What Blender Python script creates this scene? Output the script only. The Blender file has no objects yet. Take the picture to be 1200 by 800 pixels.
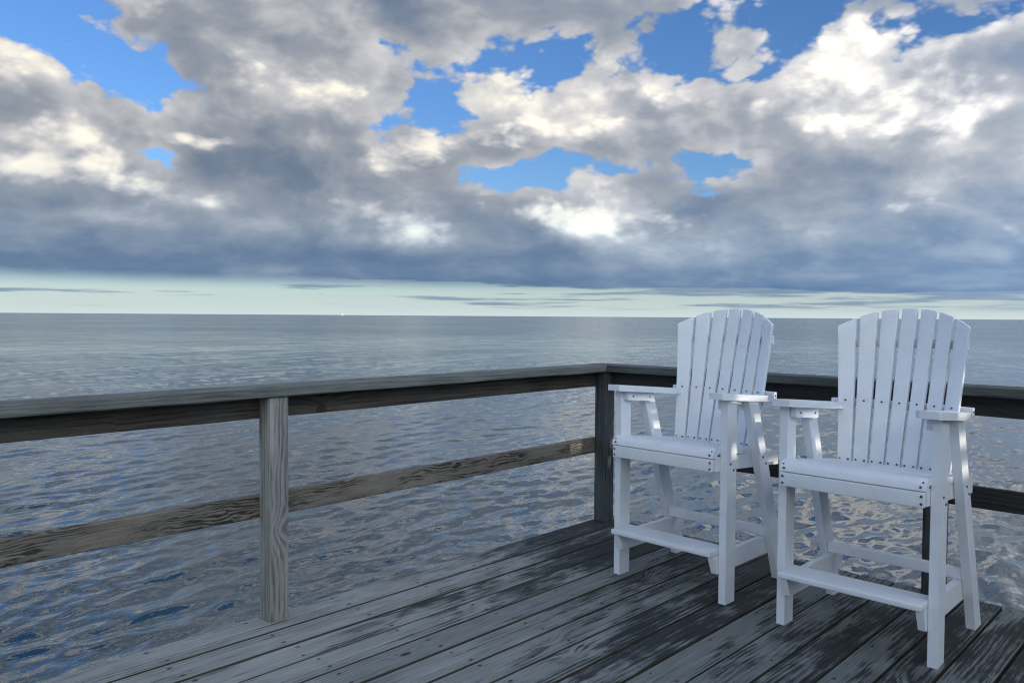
import bpy, bmesh, math, random
import numpy as np
from mathutils import Vector, Matrix
random.seed(7)
S = bpy.context.scene
C = S.collection
R = math.radians

# ------------------------------------------------------------------ camera
CAM = Vector((3.1112, -4.1247, 1.3004))
YAW, PITCH, ROLL = 2.3325, -0.0319, 0.0068
fw = Vector((math.cos(YAW) * math.cos(PITCH), math.sin(YAW) * math.cos(PITCH), math.sin(PITCH)))
rt = fw.cross(Vector((0, 0, 1))).normalized()
up = rt.cross(fw)
r2 = rt * math.cos(ROLL) + up * math.sin(ROLL)
u2 = -rt * math.sin(ROLL) + up * math.cos(ROLL)
cd = bpy.data.cameras.new("camera")
cam = bpy.data.objects.new("camera", cd)
C.objects.link(cam)
cam.matrix_world = Matrix(((r2.x, u2.x, -fw.x, CAM.x), (r2.y, u2.y, -fw.y, CAM.y), (r2.z, u2.z, -fw.z, CAM.z), (0, 0, 0, 1)))
cd.sensor_fit = 'HORIZONTAL'
cd.sensor_width = 36.0
cd.lens = 929.8 / 1200 * 36.0
cd.clip_start = 0.05
cd.clip_end = 100000
S.camera = cam

# ------------------------------------------------------------------ render / view
S.view_settings.view_transform = 'Standard'
S.view_settings.look = 'None'
S.view_settings.exposure = 0.42
S.view_settings.gamma = 1.0
S.view_settings.use_curve_mapping = False
S.cycles.use_denoising = True
S.cycles.filter_width = 1.2
S.cycles.use_adaptive_sampling = True
S.cycles.adaptive_threshold = .025
S.cycles.max_bounces = 4
S.cycles.diffuse_bounces = 2
S.cycles.glossy_bounces = 2

SUN_AZ, SUN_EL = R(2.0), R(8.6)          # direction towards the sun: along +X, low
sunv = Vector((math.cos(SUN_AZ) * math.cos(SUN_EL), math.sin(SUN_AZ) * math.cos(SUN_EL), math.sin(SUN_EL)))


# ------------------------------------------------------------------ node helper
class V:
    """wraps a socket; operators add Math nodes"""
    def __init__(s, nt, so): s.nt, s.so = nt, so
    def _m(s, op, *a, clamp=False):
        n = s.nt.nodes.new('ShaderNodeMath'); n.operation = op; n.use_clamp = clamp
        for i, x in enumerate((s,) + a):
            if isinstance(x, V): s.nt.links.new(x.so, n.inputs[i])
            else: n.inputs[i].default_value = x
        return V(s.nt, n.outputs[0])
    def __add__(s, o): return s._m('ADD', o)
    __radd__ = __add__
    def __sub__(s, o): return s._m('SUBTRACT', o)
    def __rsub__(s, o): return s._m('MULTIPLY_ADD', -1.0, o)
    def __mul__(s, o): return s._m('MULTIPLY', o)
    __rmul__ = __mul__
    def __truediv__(s, o): return s._m('DIVIDE', o)
    def mad(s, a, b): return s._m('MULTIPLY_ADD', a, b)
    def clamp(s): return s._m('ADD', 0.0, clamp=True)
    def max(s, o): return s._m('MAXIMUM', o)
    def min(s, o): return s._m('MINIMUM', o)
    def smin(s, o, k): return s._m('SMOOTH_MIN', o, k)
    def smax(s, o, k): return s._m('SMOOTH_MAX', o, k)
    def exp(s): return s._m('EXPONENT')
    def abs(s): return s._m('ABSOLUTE')
    def sin(s): return s._m('SINE')
    def pow(s, k): return s._m('POWER', k)
    def ss(s, a, b):
        n = s.nt.nodes.new('ShaderNodeMapRange'); n.interpolation_type = 'SMOOTHSTEP'
        s.nt.links.new(s.so, n.inputs[0])
        for i, v in ((1, a), (2, b)):
            if isinstance(v, V): s.nt.links.new(v.so, n.inputs[i])
            else: n.inputs[i].default_value = v
        return V(s.nt, n.outputs[0])

class NT:
    def __init__(s, nt): s.nt = nt
    def node(s, t, **k):
        n = s.nt.nodes.new(t)
        for a, b in k.items(): setattr(n, a, b)
        return n
    def link(s, a, b): s.nt.links.new(a.so if isinstance(a, V) else a, b)
    def setin(s, n, i, v):
        if isinstance(v, V): s.nt.links.new(v.so, n.inputs[i])
        elif v is not None: n.inputs[i].default_value = v
    def vec(s, op, a, b=None, c=None):
        n = s.node('ShaderNodeVectorMath', operation=op)
        for i, x in enumerate((a, b, c)):
            if op == 'SCALE' and i == 1:
                s.setin(n, 3, x); continue
            s.setin(n, i, x)
        return V(s.nt, n.outputs['Value'] if op in ('LENGTH', 'DOT_PRODUCT') else n.outputs['Vector'])
    def comb(s, x, y, z):
        n = s.node('ShaderNodeCombineXYZ')
        for i, v in enumerate((x, y, z)): s.setin(n, i, v)
        return V(s.nt, n.outputs[0])
    def sep(s, v):
        n = s.node('ShaderNodeSeparateXYZ'); s.link(v, n.inputs[0])
        return [V(s.nt, o) for o in n.outputs]
    def noise(s, v, scale=1, detail=4, rough=.5, lac=2, dist=0, color=False, dim='3D'):
        n = s.node('ShaderNodeTexNoise', noise_dimensions=dim)
        s.link(v, n.inputs['Vector'])
        for k, x in (('Scale', scale), ('Detail', detail), ('Roughness', rough), ('Lacunarity', lac), ('Distortion', dist)):
            s.setin(n, n.inputs.find(k), x)
        return V(s.nt, n.outputs['Color' if color else 'Fac'])
    def voro(s, v, scale=1, feature='F1', smooth=.5, detail=0, rough=.5, out='Distance', rnd=1):
        n = s.node('ShaderNodeTexVoronoi', feature=feature)
        s.link(v, n.inputs['Vector'])
        for k, x in (('Scale', scale), ('Smoothness', smooth), ('Detail', detail), ('Roughness', rough), ('Randomness', rnd)):
            if k in n.inputs: s.setin(n, n.inputs.find(k), x)
        return V(s.nt, n.outputs[out])
    def mix(s, f, a, b, blend='MIX'):
        n = s.node('ShaderNodeMix', data_type='RGBA', blend_type=blend)
        s.setin(n, 0, f)
        for i, c in ((6, a), (7, b)):
            if isinstance(c, V): s.link(c, n.inputs[i])
            else: n.inputs[i].default_value = tuple(c) + (1,) if len(c) == 3 else c
        return V(s.nt, n.outputs[2])

def srgb(r, g, b):
    f = lambda c: (c / 255 / 12.92) if c / 255 < .04045 else ((c / 255 + .055) / 1.055) ** 2.4
    return (f(r), f(g), f(b))

# ------------------------------------------------------------------ sky
W = bpy.data.worlds.new("World")
S.world = W
W.use_nodes = True
W.node_tree.nodes.clear()
T = NT(W.node_tree)
tc = T.node('ShaderNodeTexCoord')
d = V(T.nt, tc.outputs['Generated'])
d = T.vec('NORMALIZE', d)
sky = T.node('ShaderNodeTexSky', sky_type='NISHITA')
sky.sun_disc = False
sky.sun_elevation = SUN_EL
sky.sun_rotation = math.pi / 2 - SUN_AZ
sky.air_density = 1.0
sky.dust_density = 0.6
sky.ozone_density = 2.0
# heading (deg, clockwise from the open sea straight off the corner) and height (deg) of the view direction
fx, fy = math.cos(YAW), math.sin(YAW)
df = T.vec('DOT_PRODUCT', d, (fx, fy, 0)); dr = T.vec('DOT_PRODUCT', d, (fy, -fx, 0)); dz = T.vec('DOT_PRODUCT', d, (0, 0, 1))
A = dr._m('ARCTAN2', df) * 57.29578
E = dz._m('ARCSINE') * 57.29578

# puffy detail noise in direction space (flattened vertically towards the horizon)
pk = T.vec('MULTIPLY', d, (1, 1, 1.7))
warp = T.noise(pk, 6.0, 3, .5, color=True)
wv = T.vec('SUBTRACT', warp, (.5, .5, .5))
wA, wE, wZ = T.sep(wv)
A1 = A + wA * 4.6
E1 = E + wE * 2.6
P = T.comb(A1, E1, 0.0)

def gauss(P, blobs):
    acc = None
    for a, e, ra, re, w in blobs:
        q = T.vec('MULTIPLY_ADD', P, (1 / ra, 1 / re, 0), (-a / ra, -e / re, 0))
        g = (T.vec('DOT_PRODUCT', q, q) * -1.0).exp()
        acc = g * w if acc is None else g.mad(w, acc)
    return acc
def gaps(P, blobs):
    acc = None
    for a, e, ra, re in blobs:
        q = T.vec('MULTIPLY_ADD', P, (1 / ra, 1 / re, 0), (-a / ra, -e / re, 0))
        l = (T.vec('LENGTH', q) - 1.0) * (min(ra, re) ** .5)
        acc = l if acc is None else acc.smin(l, .25)
    return acc
GAPS = [#  heading, height, half width, half height  of the clear openings
    (-30.8, 18.3, 4.4, 2.10),
    (-26.8, 16.2, 3.0, 1.95),
    (-24.5, 14.7, 2.9, 1.52),
    (-23.4, 13.1, 1.0, 0.55),
    (-23.7, 10.0, 0.6, 0.25),
    (-5.0, 15.1, 1.8, 1.86),
    (-2.5, 17.2, 3.2, 1.00),
    (4.9, 17.7, 4.6, 1.15),
    (11.8, 18.7, 3.2, 1.27),
    (19.0, 20.2, 4.9, 2.00),
    (25.3, 18.7, 3.0, 0.92),
    (29.1, 18.0, 3.6, 0.95),
    (0.6, 9.8, 2.8, 0.55),
    (7.0, 10.3, 4.2, 0.55),
    (13.2, 9.9, 2.4, 0.75),
]
LIT = [#  heading, height, half width, half height, strength  of the sunlit flanks
    (-30.1, 9.6, 3.9, 1.76, 1.00),
    (-30.8, 8.7, 2.5, 0.92, 0.50),
    (-22.0, 11.2, 3.4, 0.93, 0.45),
    (-31.1, 15.4, 2.7, 1.77, 0.42),
    (-26.6, 13.9, 2.3, 0.88, 0.35),
    (-27.9, 17.5, 1.1, 0.48, 0.50),
    (-24.6, 19.7, 2.8, 0.95, 0.45),
    (-13.5, 15.3, 2.8, 1.35, 0.85),
    (-18.7, 16.3, 2.3, 0.87, 0.50),
    (-8.0, 12.1, 3.8, 1.86, 0.75),
    (-9.2, 12.2, 1.5, 0.74, 0.35),
    (-23.4, 7.9, 3.6, 1.30, 0.50),
    (-20.8, 7.4, 1.5, 0.79, 0.55),
    (-6.6, 6.2, 2.2, 1.21, 0.65),
    (-10.1, 7.8, 2.3, 1.27, 0.40),
    (2.5, 13.9, 4.9, 2.51, 0.85),
    (0.0, 14.9, 2.1, 1.34, 0.30),
    (21.8, 15.3, 7.7, 3.28, 0.85),
    (23.8, 12.7, 4.8, 1.94, 0.55),
    (19.8, 13.3, 1.4, 0.82, 0.40),
    (29.9, 12.0, 1.6, 1.09, 0.80),
    (9.8, 15.7, 3.6, 1.20, 0.40),
    (6.9, 7.6, 5.3, 2.04, 0.95),
    (2.2, 6.9, 1.8, 0.90, 0.50),
    (26.4, 7.4, 2.6, 1.04, 0.45),
    (3.5, 19.6, 1.4, 0.93, 0.45),
    (32.4, 12.9, 1.5, 0.57, 0.70),
    (32.2, 5.6, 1.3, 0.66, 0.60),
    (-2.5, 8.8, 2.1, 1.28, 0.35),
    (-21.4, 11.5, 2.9, 0.47, 0.30),
    (6.1, 4.8, 3.1, 0.90, 0.25),
    (18.4, 3.9, 2.4, 0.74, 0.20),
    (-5.2, 11.8, 2.3, 1.25, 0.30),
]
DARK = [#  the same, for grey undersides
    (-30.4, 6.7, 4.3, 0.97, 0.26),
    (-13.8, 13.1, 3.1, 0.74, 0.26),
    (-8.3, 9.1, 4.2, 1.02, 0.26),
    (-6.9, 4.2, 2.4, 0.67, 0.26),
    (2.2, 9.9, 5.4, 1.38, 0.26),
    (21.5, 10.1, 8.5, 1.80, 0.26),
    (29.6, 10.2, 1.8, 0.60, 0.26),
    (6.6, 4.3, 5.8, 1.12, 0.26),
    (32.1, 11.9, 1.7, 0.40, 0.26),
    (31.9, 4.4, 1.4, 0.40, 0.26),
    (-21.2, 16.1, 4.8, 2.12, 0.25),
    (-15.9, 10.2, 4.8, 2.58, 0.26),
    (-4.3, 19.5, 5.5, 1.64, 0.18),
    (12.1, 12.5, 5.9, 2.87, 0.38),
    (19.0, 9.9, 4.9, 1.13, 0.32),
    (26.8, 9.5, 5.4, 0.94, 0.22),
    (1.8, 11.0, 4.3, 0.59, 0.25),
    (-2.3, 14.4, 1.1, 1.15, 0.20),
    (31.1, 10.1, 1.8, 1.53, 0.20),
    (-11.8, 13.6, 4.4, 0.57, 0.15),
    (-28.3, 6.9, 4.8, 0.59, 0.12),
    (-28.7, 13.0, 4.3, 0.90, 0.12),
]
# billows: a second evaluation a small step towards the sun gives relief
pw = T.vec('MULTIPLY_ADD', wv, (.05, .05, .05), pk)
stp = Vector((fy, -fx, 0)) * .012 + Vector((0, 0, .022))
pw2 = T.vec('ADD', pw, tuple(stp))
n1 = T.noise(pw, 11.0, 6.5, .52); n2 = T.noise(pw2, 11.0, 4, .48)
puff = T.voro(pw, 30.0, 'F1', detail=2, rough=.55)
puff2 = T.voro(pw2, 30.0, 'F1', detail=1, rough=.55)
pwb = T.vec('MULTIPLY_ADD', T.vec('SUBTRACT', T.noise(pk, 22.0, 3, .5, color=True), (.5, .5, .5)), (.045, .045, .045), pk)
lobe = T.voro(pwb, 12.5, 'F1'); lobe2 = T.voro(T.vec('ADD', pwb, tuple(stp * 1.6)), 12.5, 'F1')
lobe = lobe * lobe; lobe2 = lobe2 * lobe2
bump1 = n1 * 1.0 - puff * .28
relief = bump1 - (n2 * 1.0 - puff2 * .28) + (lobe2 - lobe) * .55
# broad banks of cloud, flatter and flatter towards the horizon: pale tops, dark undersides
squash = 2.2 + (E * -.16).exp() * 5.0
pb = T.vec('ADD', T.comb(df, dr, dz * squash), T.vec('SCALE', wv, .10))
pb2 = T.vec('ADD', pb, (.0, .028, .060))
b1 = T.noise(pb, 5.2, 6, .52); b2 = T.noise(pb2, 5.2, 5, .50)
brel = b1 - b2

inframe = (A.abs().ss(36.0, 52.0) * -1.0 + 1.0) * (E.ss(24.0, 34.0) * -1.0 + 1.0)
G = gaps(P, GAPS)
big = T.noise(pk, 2.6, 5, .55)
Gout = (big - .505 + T.vec('DOT_PRODUCT', d, tuple(sunv)) * .07) * 14.0      # clearer away from the sun
Gc = inframe.mad(G + .75 - Gout, Gout)
lump = (n1 - .5) * 2.4 + (.40 - puff) * 1.2 + (.28 - lobe) * 2.2
D = Gc + lump
alpha = D.ss(-.30, .45)
# the flat bank near the horizon: always cloud between about 2.2 and 6 degrees
streak = T.noise(T.vec('MULTIPLY', d, (1, 1, 14.0)), 6.0, 6, .55)
base_h = 2.25 - A * .020 + (streak - .5) * 1.3
bank = (E - base_h).ss(-.10, .18) * (E.ss(6.0, 8.0) * -1.0 + 1.0) * inframe
thin = (T.noise(T.vec('MULTIPLY', d, (1, 1, 30.0)), 5.0, 5, .6) + A.ss(-5.0, 20.0) * .15).ss(.55, .68) * E.ss(.35, .9) * (E.ss(2.0, 3.2) * -1.0 + 1.0) * .75
alpha = alpha.max(bank) * E.ss(1.6, 2.9)
alpha = alpha.max(bank).max(thin)
# cloud tone: 0 slate base .. 1 sunlit warm white
hi = E.ss(2.0, 11.0)
lg = gauss(P, LIT) - gauss(P, DARK)
lg = inframe.mad(lg - .95, .95)  # outside the view, cloud is set near white as added fill
edge = (D.ss(.2, 2.2) * -1.0 + 1.0)
crisp = (lg + (bump1 - .38) * .8 + brel * .6 + relief * .45 + (.25 - lobe) * .55).ss(.12, .92)
tone = .30 + hi * .11 + lg * .20 + crisp * .34 + edge * .13 * hi + relief * (crisp * .50 + .22) * (hi * .8 + .2) + brel * 1.10 + (n1 - .5) * .30 * (hi * .75 + .25)
tone = tone - (E.ss(2.0, 5.0) * -1.0 + 1.0) * .10
ramp = T.node('ShaderNodeValToRGB')
cr = ramp.color_ramp
cols = [(0.0, srgb(92, 112, 136)), (.22, srgb(114, 127, 146)), (.42, srgb(146, 152, 162)), (.62, srgb(192, 192, 195)), (.82, srgb(230, 226, 218)), (1.0, srgb(253, 246, 230))]
while len(cr.elements) < len(cols): cr.elements.new(.5)
for el, (p_, c_) in zip(cr.elements, cols):
    el.position = p_; el.color = tuple(.81 * v for v in c_) + (1,)
T.link(tone, ramp.inputs[0])
ccol = V(T.nt, ramp.outputs[0])
lowtint = T.mix(hi, (.80, .98, 1.14), (1, 1, 1))
ccol = T.mix(1.0, ccol, lowtint, 'MULTIPLY')
glow = (T.vec('DOT_PRODUCT', d, tuple(sunv)) * .5 + .5).pow(2.4) * 3.5 + 1.0      # forward scattering towards the sun, boosted to fill the shaded deck
ccol = T.mix(1.0, ccol, T.mix(E.ss(20.0, 42.0), (1, 1, 1), (.88, .97, 1.09)), 'MULTIPLY')      # higher cloud is less reddened
ccol = T.vec('SCALE', ccol, glow)
bgs = T.node('ShaderNodeBackground'); bgs.inputs[1].default_value = .105
skyc = T.mix(1.0, V(T.nt, sky.outputs[0]), (.66, .96, 1.50), 'MULTIPLY')
hz = (E.max(0.0) * -.30).exp()
skyc = T.mix(hz * .97, skyc, tuple(.76 * c / .105 for c in srgb(208, 223, 224)))
T.link(skyc, bgs.inputs[0])
bgc = T.node('ShaderNodeBackground'); bgc.inputs[1].default_value = 1.0
T.link(ccol, bgc.inputs[0])
mx = T.node('ShaderNodeMixShader')
T.link(alpha, mx.inputs[0]); T.nt.links.new(bgs.outputs[0], mx.inputs[1]); T.nt.links.new(bgc.outputs[0], mx.inputs[2])
wo = T.node('ShaderNodeOutputWorld')
T.nt.links.new(mx.outputs[0], wo.inputs[0])
W.cycles.sampling_method = 'MANUAL'
W.cycles.sample_map_resolution = 512

# ------------------------------------------------------------------ sun
sl = bpy.data.lights.new("sun", 'SUN')
sl.energy = 2.2
sl.angle = R(.5)
sl.color = (1.0, .86, .68)
sun = bpy.data.objects.new("sun", sl)
C.objects.link(sun)
sun.rotation_euler = sunv.to_track_quat('Z', 'Y').to_euler()
sun.location = (20, 0, 12)


# ------------------------------------------------------------------ mesh helpers
def link(name, me, mat=None, parent=None, loc=(0, 0, 0), rot=(0, 0, 0)):
    o = bpy.data.objects.new(name, me)
    C.objects.link(o)
    o.location = loc
    o.rotation_euler = rot
    if parent: o.parent = parent
    if mat and me is not None and not me.materials: me.materials.append(mat)
    return o
def empty(name, loc=(0, 0, 0), rz=0):
    o = bpy.data.objects.new(name, None)
    C.objects.link(o)
    o.location = loc; o.rotation_euler = (0, 0, rz); o.empty_display_size = .1
    return o
def tag(o, label=None, cat=None, group=None, kind=None):
    if label: o['label'] = label
    if cat: o['category'] = cat
    if group: o['group'] = group
    if kind: o['kind'] = kind
    return o
def to_mesh(name, bm, bevel=0.0, segs=2, smooth=True):
    if bevel > 0:
        es = [e for e in bm.edges if len(e.link_faces) == 2 and e.calc_face_angle(0) > .5]
        bmesh.ops.bevel(bm, geom=es, offset=bevel, segments=segs, profile=.6, affect='EDGES', clamp_overlap=True)
    bmesh.ops.recalc_face_normals(bm, faces=bm.faces)
    me = bpy.data.meshes.new(name)
    bm.to_mesh(me); bm.free()
    if smooth:
        me.polygons.foreach_set('use_smooth', [True] * len(me.polygons))
        me.set_sharp_from_angle(angle=R(40))
    return me
def box_bm(x0, x1, y0, y1, z0, z1):
    bm = bmesh.new()
    bmesh.ops.create_cube(bm, size=1, matrix=Matrix.Translation(((x0 + x1) / 2, (y0 + y1) / 2, (z0 + z1) / 2)) @ Matrix.Diagonal((x1 - x0, y1 - y0, z1 - z0, 1)))
    return bm
def prism_bm(pts, a0, a1, axis='Z'):
    """outline pts extruded from a0 to a1 along axis; pts are the other two coordinates in XYZ order"""
    def mk(p, a):
        if axis == 'Z': return (p[0], p[1], a)
        if axis == 'X': return (a, p[0], p[1])
        return (p[0], a, p[1])
    bm = bmesh.new()
    lo = [bm.verts.new(mk(p, a0)) for p in pts]
    hi_ = [bm.verts.new(mk(p, a1)) for p in pts]
    bm.faces.new(lo); bm.faces.new(hi_[::-1])
    n = len(pts)
    for i in range(n):
        bm.faces.new((lo[i], hi_[i], hi_[(i + 1) % n], lo[(i + 1) % n]))
    return bm
def principled(name):
    m = bpy.data.materials.new(name); m.use_nodes = True
    t = NT(m.node_tree)
    b = next(n for n in m.node_tree.nodes if n.type == 'BSDF_PRINCIPLED')
    return m, t, b

# ------------------------------------------------------------------ materials
def wood_mat(name, pale, dark, long_axis='Y', stain=0.0, ring=1.0, mildew=(.015, .020, .024), line=.65, moss=0.0, wild=.06, curl=.012):
    """weathered softwood: growth rings cut by the board face, fine fibres, knots, dark mildew with shapes of its own"""
    m, t, b = principled(name)
    tc = t.node('ShaderNodeTexCoord'); oi = t.node('ShaderNodeObjectInfo')
    rnd = V(t.nt, oi.outputs['Random'])
    ob = V(t.nt, tc.outputs['Object'])
    x, y, z = t.sep(ob)
    if long_axis == 'X': l, a, c = x, y, z
    elif long_axis == 'Z': l, a, c = z, x, y
    else: l, a, c = y, x, z
    l = l + rnd * 37.0
    p = t.comb(a, l, c)
    warp = t.noise(t.vec('MULTIPLY', p, (4.0, .9, 4.0)), 1.6, 3, .5) - .5
    warp2 = t.noise(t.vec('MULTIPLY', p, (9.0, 2.2, 9.0)), 2.2, 3, .5) - .5
    # knots: sparse, the growth rings flow round them
    kn = t.node('ShaderNodeTexVoronoi', feature='F1')
    t.link(t.vec('MULTIPLY', p, (6.5, 3.2, 3.0)), kn.inputs['Vector']); kn.inputs['Scale'].default_value = 1.0
    pick = t.sep(V(t.nt, kn.outputs['Color']))[0].ss(.62, .66)
    kd = V(t.nt, kn.outputs['Distance']) * 1.0 + (pick * -1.0 + 1.0) * 4.0
    knot = (kd * -7.0).exp()
    off = rnd * 0.05 + .02
    rr = t.vec('LENGTH', t.comb(a + (rnd - .5) * .06, 0.0, c + off))
    ph = (rr + warp * wild + warp2 * curl + knot * .07) * (520.0 * ring)
    ph = ph + (t.noise(t.comb(rr * 40.0, l * .05, 0.0), 1.0, 3, .6) - .5) * 9.0
    rings = (ph.sin() * .5 + .5).pow(.6)
    fib = t.noise(t.vec('MULTIPLY', p, (420.0, 7.0, 420.0)), 1.0, 3, .65)
    fib2 = t.noise(t.vec('MULTIPLY', p, (110.0, 2.6, 110.0)), 1.0, 4, .65)
    fade = t.noise(t.vec('MULTIPLY', p, (12.0, 2.5, 12.0)), 1.0, 3, .6).ss(.36, .62)
    big = t.noise(t.vec('MULTIPLY', p, (9.0, 2.4, 9.0)), 1.0, 5, .6)
    tone = .62 - (1.0 - rings) * fade * line + (fib - .5) * .9 + (fib2 - .5) * 1.1 + (big - .5) * 1.1 + (rnd - .5) * .30
    col = t.mix(tone.clamp(), dark, pale)
    # browner where the silvering has worn off
    warm = t.noise(t.vec('MULTIPLY', p, (14.0, 1.1, 14.0)), 1.0, 4, .6).ss(.54, .72)
    col = t.mix(warm * .45, col, t.mix(1.0, col, (1.0, .90, .70), 'MULTIPLY'))
    kcore = kd.ss(.115, .07)
    kring = (kd * 150.0).sin() * .25 + .75
    col = t.mix(kcore * .9, col, t.mix(1.0, (.05, .042, .036), t.comb(kring, kring, kring), 'MULTIPLY'))
    # split / check lines along the grain
    chk = t.noise(t.vec('MULTIPLY', p, (150.0, 1.5, 150.0)), 1.0, 2, .5).ss(.68, .74)
    col = t.mix(chk * (.40 if stain else .75), col, (.014, .015, .016))
    if stain:
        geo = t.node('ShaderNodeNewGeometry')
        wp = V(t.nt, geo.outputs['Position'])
        wx, wy, wz = t.sep(wp)
        s1 = t.noise(t.vec('MULTIPLY', wp, (1.5, .75, 1.0)), 1.0, 3, .6)
        s2 = t.noise(t.vec('MULTIPLY', p, (150.0, 5.0, 150.0)), 1.0, 4, .7)
        s3 = t.noise(t.vec('MULTIPLY', p, (7.0, 2.6, 7.0)), 1.0, 6, .62)
        # the sheltered side under the chairs stays damp and has gone black
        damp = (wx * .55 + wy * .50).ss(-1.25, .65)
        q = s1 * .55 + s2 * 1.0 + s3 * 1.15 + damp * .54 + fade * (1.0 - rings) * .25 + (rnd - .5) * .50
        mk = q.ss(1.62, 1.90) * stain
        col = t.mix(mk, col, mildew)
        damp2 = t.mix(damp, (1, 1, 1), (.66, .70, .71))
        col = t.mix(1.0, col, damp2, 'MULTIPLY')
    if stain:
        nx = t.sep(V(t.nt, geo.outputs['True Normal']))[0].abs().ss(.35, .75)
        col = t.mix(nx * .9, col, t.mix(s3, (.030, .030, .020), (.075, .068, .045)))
    if moss:
        ms = t.noise(t.vec('MULTIPLY', p, (7.0, 1.6, 7.0)), 1.0, 4, .6).ss(.60, .72) * moss
        col = t.mix(ms, col, (.075, .07, .022))
    t.link(col, b.inputs['Base Color'])
    b.inputs['Roughness'].default_value = .78
    b.inputs['Specular IOR Level'].default_value = .3
    bp = t.node('ShaderNodeBump'); bp.inputs['Strength'].default_value = .55; bp.inputs['Distance'].default_value = .004
    h = rings * fade * .45 + fib * .35 + fib2 * .5 - chk * .9 - kcore * .3
    t.link(h, bp.inputs['Height'])
    t.nt.links.new(bp.outputs[0], b.inputs['Normal'])
    return m
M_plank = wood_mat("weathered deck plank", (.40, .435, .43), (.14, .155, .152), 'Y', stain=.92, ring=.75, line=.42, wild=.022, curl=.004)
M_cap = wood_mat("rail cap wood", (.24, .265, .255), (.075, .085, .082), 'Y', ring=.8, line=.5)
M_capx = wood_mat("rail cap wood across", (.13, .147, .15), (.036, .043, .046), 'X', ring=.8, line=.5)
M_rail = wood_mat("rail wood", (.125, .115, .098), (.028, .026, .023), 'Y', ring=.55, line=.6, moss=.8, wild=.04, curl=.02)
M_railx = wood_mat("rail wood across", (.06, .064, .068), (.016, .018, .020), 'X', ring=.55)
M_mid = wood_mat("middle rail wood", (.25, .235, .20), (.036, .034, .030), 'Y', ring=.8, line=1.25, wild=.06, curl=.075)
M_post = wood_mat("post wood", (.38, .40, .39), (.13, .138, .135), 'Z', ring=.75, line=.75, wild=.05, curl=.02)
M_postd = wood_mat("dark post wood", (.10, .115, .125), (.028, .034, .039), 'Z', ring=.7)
M_frame = wood_mat("deck frame wood", (.10, .10, .095), (.03, .03, .03), 'X')

def paint_mat():
    m, t, b = principled("white poly lumber")
    tc = t.node('ShaderNodeTexCoord'); p = V(t.nt, tc.outputs['Object'])
    n = t.noise(p, 9.0, 4, .6); n2 = t.noise(p, 260.0, 2, .5)
    col = t.mix(n.ss(.35, .75), (.78, .85, .93), (.73, .80, .88))
    dirt = t.noise(p, 22.0, 6, .7).ss(.55, .80)
    col = t.mix(dirt * .30, col, (.50, .51, .50))
    spk = t.noise(p, 120.0, 3, .6).ss(.68, .74)
    col = t.mix(spk * .35, col, (.40, .41, .40))
    t.link(col, b.inputs['Base Color'])
    b.inputs['Roughness'].default_value = .46
    bp = t.node('ShaderNodeBump'); bp.inputs['Strength'].default_value = .08; bp.inputs['Distance'].default_value = .002
    t.link(n2 + n * .5, bp.inputs['Height']); t.nt.links.new(bp.outputs[0], b.inputs['Normal'])
    return m
M_white = paint_mat()
def plain(name, col, rough=.5, metal=0.0):
    m, t, b = principled(name)
    tc = t.node('ShaderNodeTexCoord'); n = t.noise(V(t.nt, tc.outputs['Object']), 40.0, 4, .6)
    t.link(t.mix(n, tuple(c * .75 for c in col), tuple(min(1, c * 1.2) for c in col)), b.inputs['Base Color'])
    b.inputs['Roughness'].default_value = rough; b.inputs['Metallic'].default_value = metal
    return m
M_screw = plain("dark steel screw", (.10, .10, .11), .5, .6)
M_rust = plain("rusty nail", (.030, .022, .018), .7)

def water_mat():
    m, t, b = principled("sea water")
    geo = t.node('ShaderNodeNewGeometry'); wp = V(t.nt, geo.outputs['Position'])
    b.inputs['Base Color'].default_value = (.016, .050, .072, 1)
    b.inputs['IOR'].default_value = 1.72
    dist = t.vec('LENGTH', wp)
    # unresolved chop far out acts as roughness; cat's-paws of wind vary it
    paws = t.noise(t.vec('MULTIPLY', wp, (.02, .02, .02)), 1.0, 5, .6)
    chop = t.noise(t.vec('MULTIPLY', wp, (.45, .45, .45)), 1.0, 6, .62)
    rough = (dist.ss(6.0, 160.0) * .10 + .055 + ((paws - .5) * .14 + (chop - .5) * .18) * dist.ss(8.0, 70.0)).max(.03)
    t.link(rough, b.inputs['Roughness'])
    # ripples: crests run along the wind direction WD
    wd = YAW - R(32)
    cx_, sx_ = math.cos(wd), math.sin(wd)
    al = t.vec('DOT_PRODUCT', wp, (cx_, sx_, 0)); ac = t.vec('DOT_PRODUCT', wp, (-sx_, cx_, 0))
    p = t.comb(al * .42, ac, 0.0)
    r1 = t.noise(p, 2.2, 4, .55, dist=.3, dim='2D')
    r2_ = t.noise(p, 9.0, 3, .55, dist=.4, dim='2D')
    r3 = t.noise(t.comb(al * .5, ac, 0.0), .16, 5, .55, dim='2D')
    r4 = t.noise(t.comb(al * .5, ac, 0.0), .02, 5, .6, dim='2D')
    far = dist.ss(9.0, 26.0)
    h = r1 * (far * .020 + .014) + r2_ * .0034 + r3 * .14 + r4 * .9
    bp = t.node('ShaderNodeBump'); bp.inputs['Strength'].default_value = 1.0; bp.inputs['Distance'].default_value = 1.0
    t.link(h, bp.inputs['Height']); t.nt.links.new(bp.outputs[0], b.inputs['Normal'])
    return m
M_water = water_mat()

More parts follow.
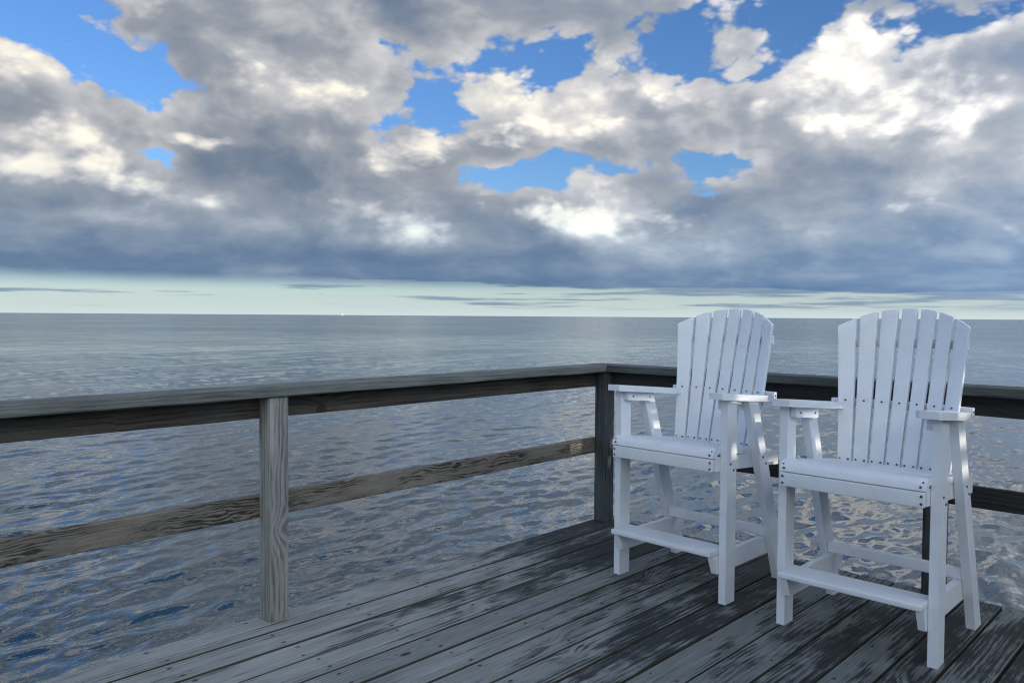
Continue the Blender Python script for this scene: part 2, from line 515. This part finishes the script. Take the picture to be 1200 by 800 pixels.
# ------------------------------------------------------------------ sea
SEA_Z = -1.75
def build_sea():
    rng = np.random.default_rng(3)
    a0 = YAW
    fine = np.linspace(-R(46), R(46), 1000)
    coarse = np.linspace(R(46), 2 * math.pi - R(46), 72)[1:-1]
    ang = np.concatenate([fine, coarse]) + a0
    r = np.concatenate([np.geomspace(5.0, 70, 430), np.geomspace(70, 40000, 110)[1:]])
    rr, aa = np.meshgrid(r, ang, indexing='ij')
    X = CAM.x + rr * np.cos(aa); Y = CAM.y + rr * np.sin(aa)
    Z = np.zeros_like(X)
    dr = np.gradient(r)[:, None] * np.ones_like(X)
    wd = YAW - R(32) + math.pi / 2            # travel direction of the main wave train
    for i in range(110):
        if i < 64: lam = .26 * (1.0 / .26) ** rng.random(); th = wd + rng.normal(0, R(17)); sl0 = .027
        elif i < 84: lam = rng.uniform(1.0, 2.4); th = wd + rng.normal(0, R(22)); sl0 = .011
        else: lam = .25 * (1.1 / .25) ** rng.random(); th = wd + R(75) + rng.normal(0, R(35)); sl0 = .013
        k = 2 * math.pi / lam
        slope = sl0 * rng.uniform(.5, 1.4)
        ph = rng.uniform(0, 6.28)
        arg = k * (X * math.cos(th) + Y * math.sin(th)) + ph + .9 * np.sin(.17 * k * (X * math.sin(th) - Y * math.cos(th)) + ph * 3)
        fade = np.clip((lam / (2.4 * dr) - .6), 0, 1)
        grp = .55 + .45 * np.sin(.11 * k * (X * math.cos(th + .6) + Y * math.sin(th + .6)) + ph * 5)
        Z += slope / k * fade * grp * (np.sin(arg) - .25 * np.cos(2 * arg))
    Z += SEA_Z
    nr, na = X.shape
    co = np.stack([X, Y, Z], -1).reshape(-1, 3)
    i, j = np.meshgrid(np.arange(nr - 1), np.arange(na), indexing='ij')
    j2 = (j + 1) % na
    q = np.stack([i * na + j, (i + 1) * na + j, (i + 1) * na + j2, i * na + j2], -1).reshape(-1, 4)
    # cap at the middle
    co = np.vstack([co, [[CAM.x, CAM.y, SEA_Z]]])
    cidx = len(co) - 1
    tri = [(cidx, a, (a + 1) % na) for a in range(na)]
    me = bpy.data.meshes.new("sea")
    nl = q.size + 3 * len(tri)
    me.vertices.add(len(co)); me.vertices.foreach_set('co', co.ravel())
    me.loops.add(nl); me.loops.foreach_set('vertex_index', np.concatenate([q.ravel(), np.array(tri).ravel()]).astype(np.int32))
    npoly = len(q) + len(tri)
    me.polygons.add(npoly)
    ls = np.concatenate([np.arange(len(q)) * 4, len(q) * 4 + np.arange(len(tri)) * 3]).astype(np.int32)
    me.polygons.foreach_set('loop_start', ls)
    me.update(calc_edges=True); me.validate()
    me.polygons.foreach_set('use_smooth', np.ones(npoly, dtype=bool))
    return tag(link("sea", me, M_water), kind='structure')
build_sea()

# ------------------------------------------------------------------ deck
PW = .089                                     # post size
Y1 = -2.3366                                  # far side of the post along the left railing
deck = tag(empty("deck"), kind='structure')
POSTS_L = [(0.0, -PW), (0.0, Y1 - PW), (0.0, Y1 * 2 - PW)]
POSTS_R = [(1.95, -PW), (3.98, -PW), (5.98, -PW)]
GAPX = [0.0, .184, .353, .509, .668, .825, .989, 1.146, 1.308, 1.477, 1.640, 1.807, 1.968, 2.123, 2.277]
while GAPX[-1] < 6.0: GAPX.append(GAPX[-1] + .1585)
YB = -7.0
rg = random.Random(5)
nails = bmesh.new()
joist_y = [-.06 - .405 * i for i in range(18)]
for i in range(len(GAPX) - 1):
    g0 = rg.uniform(.004, .007); g1 = rg.uniform(.005, .010)
    x0 = GAPX[i] + (0 if i == 0 else g0); x1 = GAPX[i + 1] - g1
    w = x1 - x0; ye = rg.uniform(-.006, .008); cx = (x0 + x1) / 2
    zt = rg.uniform(-.002, .0015) if i else 0.0
    out = [(x0, YB), (x1, YB), (x1, ye), (x0, ye)]
    cuts = [p for p in (POSTS_L + POSTS_R) if p[0] < x1 and p[0] + PW > x0]
    if cuts:
        # boards notched round the posts: outer boards along the left edge, board ends along the right one
        if i == 0:
            out = [(x0, YB), (x1, YB), (x1, ye), (PW + .004, ye), (PW + .004, -PW - .004), (x0, -PW - .004)]
            for q in sorted(POSTS_L[1:], key=lambda p: -p[1]):
                out += [(x0, q[1] + PW + .004), (PW + .004, q[1] + PW + .004), (PW + .004, q[1] - .004), (x0, q[1] - .004)]
        else:
            q = cuts[0]; qa, qb = q[0] - .004, q[0] + PW + .004
            if qa > x0 and qb < x1: out = [(x0, YB), (x1, YB), (x1, ye), (qb, ye), (qb, -PW - .004), (qa, -PW - .004), (qa, ye), (x0, ye)]
            elif qa > x0: out = [(x0, YB), (x1, YB), (x1, -PW - .004), (qa, -PW - .004), (qa, ye), (x0, ye)]
            else: out = [(x0, YB), (x1, YB), (x1, ye), (qb, ye), (qb, -PW - .004), (x0, -PW - .004)]
    bm = prism_bm([(a - cx, b_) for a, b_ in out], -.038, 0.0)
    me = to_mesh("plank", bm, .0055, 2)
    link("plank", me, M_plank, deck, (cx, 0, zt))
    for jy in joist_y:
        for s in (-1, 1):
            if rg.random() < .12: continue
            px, py = cx + s * (w / 2 - rg.uniform(.022, .034)), jy + rg.uniform(-.018, .018)
            if any(q[0] - .01 < px < q[0] + PW + .01 and q[1] - .01 < py < q[1] + PW + .01 for q in POSTS_L + POSTS_R): continue
            bmesh.ops.create_circle(nails, cap_ends=True, segments=7, radius=rg.uniform(.0058, .0082), matrix=Matrix.Translation((px, py, zt + .0007)) @ Matrix.Diagonal((.85, 1.5, 1, 1)))
me = bpy.data.meshes.new("nail_head"); nails.to_mesh(me); nails.free()
tag(link("nail_head", me, M_rust, deck), kind='stuff')
jm = to_mesh("joist", box_bm(0.02, 6.0, -.019, .019, -.225, -.039), .002, 1)
for jy in joist_y: link("joist", jm, M_frame, deck, (0, jy, 0))
pm = bmesh.new(); bmesh.ops.create_cone(pm, cap_ends=True, segments=14, radius1=.15, radius2=.14, depth=4.0, matrix=Matrix.Translation((0, 0, -2.226)))
pm = to_mesh("piling", pm)
for x in (.5, 2.9, 5.3):
    for y in (-.65, -3.5, -6.3): link("piling", pm, M_postd, deck, (x, y, 0))

# ------------------------------------------------------------------ railing
ZCT, ZCB, ZMT, ZMB, ZLB = .9968, .9537, .5256, .4280, .8559
rail = tag(empty("deck_railing", (.0445, -.0445, 0)), "weathered grey timber railing with flat cap running round the corner of the deck", "railing")
def rpart(name, me, mat, loc): return link(name, me, mat, rail, Vector(loc) - rail.location)
def warped_board(name, dims, axis, seed, amp=.003, n=26, bevel=.004, lip=None):
    """long sawn board with slightly wavy edges"""
    (x0, x1, y0, y1, z0, z1) = dims
    rn = random.Random(seed)
    bm = bmesh.new(); rings = []
    L0, L1 = (y0, y1) if axis == 'Y' else (x0, x1)
    w = [[rn.uniform(-1, 1) for _ in range(n + 1)] for _ in range(4)]
    for k in range(4): w[k] = [(w[k][max(0, i - 1)] + w[k][i] + w[k][min(n, i + 1)]) / 3 for i in range(n + 1)]
    b = bevel
    for i in range(n + 1):
        t_ = L0 + (L1 - L0) * i / n
        o0, o1, p0, p1 = (amp * w[k][i] for k in range(4))
        if lip: p0 += lip(t_)
        if axis == 'Y': a0, a1 = x0, x1
        else: a0, a1 = y0, y1
        sec = [(a0 + o0 + b, z0 + p0), (a1 + o1 - b, z0 + p0), (a1 + o1, z0 + p0 + b), (a1 + o1, z1 + p1 * .5 - b), (a1 + o1 - b, z1 + p1 * .5), (a0 + o0 + b, z1 + p1 * .5), (a0 + o0, z1 + p1 * .5 - b), (a0 + o0, z0 + p0 + b)]
        rings.append([bm.verts.new((s[0], t_, s[1]) if axis == 'Y' else (t_, s[0], s[1])) for s in sec])
    for i in range(n):
        for k in range(8):
            bm.faces.new((rings[i][k], rings[i][(k + 1) % 8], rings[i + 1][(k + 1) % 8], rings[i + 1][k]))
    bm.faces.new(rings[0]); bm.faces.new(rings[-1][::-1])
    return to_mesh(name, bm)
lipf = lambda y: -.012 * math.exp(-((y + 3.62) / .10) ** 2)
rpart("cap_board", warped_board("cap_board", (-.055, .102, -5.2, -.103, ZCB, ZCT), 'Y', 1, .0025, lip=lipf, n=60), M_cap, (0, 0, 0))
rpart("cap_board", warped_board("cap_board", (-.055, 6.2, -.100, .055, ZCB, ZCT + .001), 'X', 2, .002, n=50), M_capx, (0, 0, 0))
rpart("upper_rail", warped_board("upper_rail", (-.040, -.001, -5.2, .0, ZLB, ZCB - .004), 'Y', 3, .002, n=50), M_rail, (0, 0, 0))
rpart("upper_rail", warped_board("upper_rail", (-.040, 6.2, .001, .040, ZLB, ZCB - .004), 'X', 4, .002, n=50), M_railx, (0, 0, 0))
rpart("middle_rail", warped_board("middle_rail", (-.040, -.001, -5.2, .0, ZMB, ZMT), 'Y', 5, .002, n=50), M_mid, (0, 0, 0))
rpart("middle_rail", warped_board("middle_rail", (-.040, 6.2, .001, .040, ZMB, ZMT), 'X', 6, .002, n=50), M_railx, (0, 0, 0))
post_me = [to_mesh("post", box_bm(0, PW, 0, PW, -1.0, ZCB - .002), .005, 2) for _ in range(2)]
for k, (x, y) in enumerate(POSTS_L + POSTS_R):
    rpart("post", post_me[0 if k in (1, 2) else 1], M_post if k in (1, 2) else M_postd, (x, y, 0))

# ------------------------------------------------------------------ chairs
screw_bm = bmesh.new()
bmesh.ops.create_cone(screw_bm, cap_ends=True, segments=10, radius1=.0058, radius2=.0046, depth=.004)
SCREW = to_mesh("screw", screw_bm); SCREW.materials.append(M_screw)
def screw(parent, p, nrm, s=1.0):
    o = link("screw", SCREW, None, parent, p)
    o.rotation_euler = Vector(nrm).to_track_quat('Z', 'Y').to_euler(); o.scale = (s, s, 1)
    return o
HW, TH = .314, .035            # half width of the chair, lumber thickness
def back_y(z, u):              # the back leans and is hollowed towards its top; u = -1..1 across
    h = (z - .62) / .72
    return .375 + .195 * h - (.02 + .105 * max(0, h)) * u * u
def make_chair():
    root = empty("adirondack_chair")
    def part(name, bm, parent=root, bevel=.005, segs=3): return link(name, to_mesh(name, bm, bevel, segs), M_white, parent)
    for s in (-1, 1):
        xa, xb = sorted((s * HW, s * (HW - TH)))
        post = part("front_leg", prism_bm([(-.041, 0), (.041, 0), (.041, .9205), (-.041, .9278)], xa, xb, 'X'))
        leg = part("rear_leg", prism_bm([(.478, 0), (.566, 0), (.240, .8985), (.150, .907)], xa, xb, 'X'))
        # seat side rail: runs inside the legs, slopes back a little
        ia, ib = sorted((s * (HW - TH - .0015), s * (HW - TH - .030)))
        sr = part("seat_rail", prism_bm([(-.085, .608), (.53, .565), (.53, .63), (.40, .648), (-.085, .672)], ia, ib, 'X'))
        for yy, zz in ((-.012, .637), (.016, .607)): screw(post, (s * (HW + .001), yy, zz), (s, 0, 0))
        for yy, zz in ((.295, .632), (.325, .598)): screw(leg, (s * (HW + .001), yy, zz), (s, 0, 0))
        # low side stretcher carrying the foot rest
        st = part("side_stretcher", prism_bm([(-.085, .218), (-.085, .206), (-.055, .135), (.50, .135), (.50, .222), (-.085, .222)], ia, ib, 'X'))
        # arm with clipped inner front corner
        abm = prism_bm([(s * .338, -.066), (s * .338, .16), (s * .288, .440), (s * .222, .440), (s * .222, -.050), (s * .250, -.098), (s * .318, -.098)], .9285, .9570)
        for v in abm.verts: v.co.z -= .088 * (v.co.y + .04)
        arm = part("armrest", abm, bevel=.007)
        # cleat under the arm
        ca, cb = sorted((s * (HW - TH - .0015), s * (HW - TH - .028)))
        cbm = box_bm(ca, cb, -.020, .205, .884, .9270)
        for v in cbm.verts: v.co.z -= .088 * (v.co.y + .04)
        cl = part("arm_cleat", cbm, bevel=.003)
        for yy in (.02, .165): screw(cl, (s * (HW - TH - .030), yy, .905 - .088 * (yy + .04)), (-s, 0, 0), .8)
    # seat: rounded nose slat, flat slats, front apron
    prof = []
    nose = [(-.108, .668), (-.104, .690), (-.090, .704), (-.066, .711), (.01, .703), (.01, .681), (-.06, .684), (-.085, .668)]
    ns = part("seat_slat", prism_bm(nose, -.281, .281, 'X'), bevel=.003)
    for s in (-1, 1):
        screw(ns, (s * .268, -.0955, .697), (0, -.6, .8), .9); screw(ns, (s * .262, -.108, .682), (0, -1, .2), .9)
    y = .016
    for k in range(5):
        zc = .680 - .047 * (y / .4)
        q = [(y, zc), (y + .078, zc - .0092), (y + .078, zc + .0140), (y, zc + .0232)]
        part("seat_slat", prism_bm(q, -.281, .281, 'X'), bevel=.003)
        y += .0845
    ap = part("front_apron", box_bm(-.277, .277, -.110, -.0865, .607, .664), bevel=.004)
    for s in (-1, 1):
        for zz in (.620, .648): screw(ap, (s * .266, -.1105, zz), (0, -1, 0))
    # foot rest board over the side stretchers
    part("footrest", box_bm(-.2775, .2775, -.118, .030, .2235, .2475), bevel=.006)
    part("rear_stretcher", box_bm(-.278, .278, .395, .425, .2235, .270), bevel=.004)
    # fanned back slats
    n = 7
    wb, wt = .0665, .0815
    xs_b = [(-.5 * n + i) * wb for i in range(n + 1)]; xs_t = [(-.5 * n + i) * wt for i in range(n + 1)]
    def top_z(x): return 1.345 - .085 * (abs(x) / .285) ** 2.2
    for i in range(n):
        gb, gt = .0046, .0082
        lb, rb = xs_b[i] + gb, xs_b[i + 1] - gb
        lt, rt_ = xs_t[i] + gt, xs_t[i + 1] - gt
        bm = bmesh.new(); rows = []
        m_ = 14
        for r_ in range(m_ + 1):
            f = r_ / m_
            row = []
            for e, (b0, t0) in enumerate(((lb, lt), ((lb + rb) / 2, (lt + rt_) / 2), (rb, rt_))):
                z = .60 + f * (top_z(t0) - .60)
                g = (z - .60) / (1.345 - .60)
                x = b0 + (t0 - b0) * g
                u = ((lb + rb) / 2 + ((lt + rt_) / 2 - (lb + rb) / 2) * g) / .285
                slope = -2 * (.02 + .105 * max(0, (z - .62) / .72)) * u / .285
                xc = (lb + rb) / 2 + ((lt + rt_) / 2 - (lb + rb) / 2) * g
                row.append((x, back_y(z, u) + slope * (x - xc), z))
            rows.append(row)
        th = .0225
        fr = [[bm.verts.new(p) for p in row] for row in rows]
        bk = [[bm.verts.new((p[0], p[1] + th, p[2])) for p in row] for row in rows]
        for r_ in range(m_):
            for e in range(2):
                bm.faces.new((fr[r_][e], fr[r_][e + 1], fr[r_ + 1][e + 1], fr[r_ + 1][e]))
                bm.faces.new((bk[r_][e + 1], bk[r_][e], bk[r_ + 1][e], bk[r_ + 1][e + 1]))
            for e in (0, 2):
                bm.faces.new((fr[r_][e], fr[r_ + 1][e], bk[r_ + 1][e], bk[r_][e]))
        for r_ in (0, m_):
            for e in range(2): bm.faces.new((fr[r_][e], fr[r_][e + 1], bk[r_][e + 1], bk[r_][e]))
        bmesh.ops.recalc_face_normals(bm, faces=bm.faces)
        sl_ = part("back_slat", bm, bevel=.004)
        for z, k2 in ((.928, (0,)), (.668, (-1, 1))):
            g = (z - .60) / .745
            xc = (lb + rb) / 2 + ((lt + rt_) / 2 - (lb + rb) / 2) * g
            for q in k2:
                u = xc / .285
                screw(sl_, (xc + q * .018, back_y(z, u) - .0012, z), (0, -1, .2), .85)
    # cross rails behind the slats
    rb_ = part("back_rail", prism_bm([(-.292, .442), (-.20, .466), (.0, .487), (.20, .466), (.292, .442), (.292, .472), (.20, .497), (.0, .518), (-.20, .497), (-.292, .472)], .897, .931), bevel=.004)
    screw(rb_, (.2925, .457, .914), (1, 0, 0)); screw(rb_, (-.2925, .457, .914), (-1, 0, 0))
    pts = []
    zc = 1.19
    for k in range(13):
        u = -1 + k / 6; pts.append((u * .262, back_y(zc, u * .92) + .026))
    part("back_rail", prism_bm(pts + [(x, y + .028) for x, y in pts[::-1]], zc - .02, zc + .02), bevel=.003)
    part("back_rail", box_bm(-.27, .27, .405, .435, .585, .648), bevel=.003)
    return root
def copy_tree(o, parent=None):
    c = o.copy(); C.objects.link(c); c.parent = parent
    for ch in o.children: copy_tree(ch, c)
    return c
def kids(o): return list(o.children)
chair = make_chair()
bpy.context.view_layer.update()
chair2 = copy_tree(chair)
chair.location = (1.052, -.840, .0015); chair.rotation_euler.z = R(-1.0)
chair2.location = (1.940, -.885, .0015); chair2.rotation_euler.z = R(-.3)
tag(chair, "tall white slatted-back Adirondack chair beside the dark corner post", "chair", "tall white chairs on the deck")
tag(chair2, "tall white slatted-back Adirondack chair hiding a railing post, away from the deck corner", "chair", "tall white chairs on the deck")

# ------------------------------------------------------------------ sailboat far out
def sailboat():
    dist = 4200.0
    ang = YAW - math.atan((401 - 600) / 929.8)
    o = empty("sailboat", (CAM.x + dist * math.cos(ang), CAM.y + dist * math.sin(ang), SEA_Z), .6)
    m_h = plain("white hull", (.75, .75, .73), .4); m_s = plain("white sailcloth", (.85, .85, .82), .7)
    hull = prism_bm([(-6, 1.6), (-5, -.4), (4.5, -.4), (7, 1.9)], -1.6, 1.6, 'Y')
    link("hull", to_mesh("hull", hull, .2, 1), m_h, o)
    link("main_sail", to_mesh("main_sail", prism_bm([(-5, 3), (.4, 3), (.4, 18)], -.08, .08, 'Y')), m_s, o)
    link("jib", to_mesh("jib", prism_bm([(.9, 3), (6.5, 2.4), (.9, 15)], -.06, .06, 'Y')), m_s, o)
    link("mast", to_mesh("mast", box_bm(.45, .75, -.12, .12, 1.5, 19)), m_h, o)
    tag(o, "tiny white sailboat far out on the horizon", "sailboat")
sailboat()

# ------------------------------------------------------------------ shore right of the deck, with house and fence added to block sun
def shore():
    m, t, b = principled("lawn")
    geo = t.node('ShaderNodeNewGeometry'); wp = V(t.nt, geo.outputs['Position'])
    n = t.noise(wp, 1.2, 6, .65)
    t.link(t.mix(n, (.035, .05, .018), (.08, .095, .035)), b.inputs['Base Color']); b.inputs['Roughness'].default_value = .9
    tag(link("lawn", to_mesh("lawn", box_bm(6.3, 60, -40, 30, -2.6, -.25), .05, 2), m), kind='structure')
    # house added out of view to keep the low sun off the deck
    M_sid = plain("grey shingle", (.32, .31, .29), .85); M_roof = plain("asphalt roof", (.06, .06, .065), .9)
    M_trim = plain("white trim", (.75, .75, .74), .5); M_gl = plain("window glass", (.03, .035, .04), .08)
    h = empty("sun_block_house", (8.0, -.62, -.25))
    link("wall", to_mesh("wall", box_bm(0, 9, -12, 0, 0, 2.95), .02, 1), M_sid, h)
    link("roof", to_mesh("roof", prism_bm([(-.3, 2.9), (9.3, 2.9), (4.5, 3.9)], -12.2, -.002, 'Y'), .02, 1), M_roof, h)
    for y in (-2.2, -6.0, -9.6):
        w_ = link("window", to_mesh("window", box_bm(-.05, .02, y - .6, y + .6, 1.0, 2.5), .01, 1), M_trim, h)
        link("pane", to_mesh("pane", box_bm(-.056, -.051, y - .52, y + .52, 1.08, 2.42)), M_gl, w_)
    tag(h, "grey shingled house with white window trim, added out of view to shade the deck", "house")
    f = empty("sun_block_fence", (7.9, 3.0, -.25))  # unseen fence added to block the sun
    edges = [0, .42, .85, 1.28, 1.525, 1.595, 1.645, 1.715, 1.765, 1.835, 1.885, 1.955, 2.4, 2.85]
    bands = [(0, .42), (.425, .85), (.855, 1.28), (1.285, 1.535), (1.585, 1.655), (1.705, 1.775), (1.825, 1.895), (1.945, 2.4), (2.405, 2.85)]  # slots placed to throw sun patches on the chairs and middle rail
    for z0, z1 in bands:
        link("board", to_mesh("board", box_bm(-.012, .012, -3.79, 3.8, z0 + .25, z1 + .25), .003, 1), M_frame, f)
    for y in (-1.9, 0, 1.9, 3.75): link("fence_post", to_mesh("fence_post", box_bm(.013, .10, y - .045, y + .045, 0, 3.1), .004, 1), M_frame, f)
    tag(f, "horizontal slat fence added out of view, slots shaped to pass sun patches", "fence")
shore()
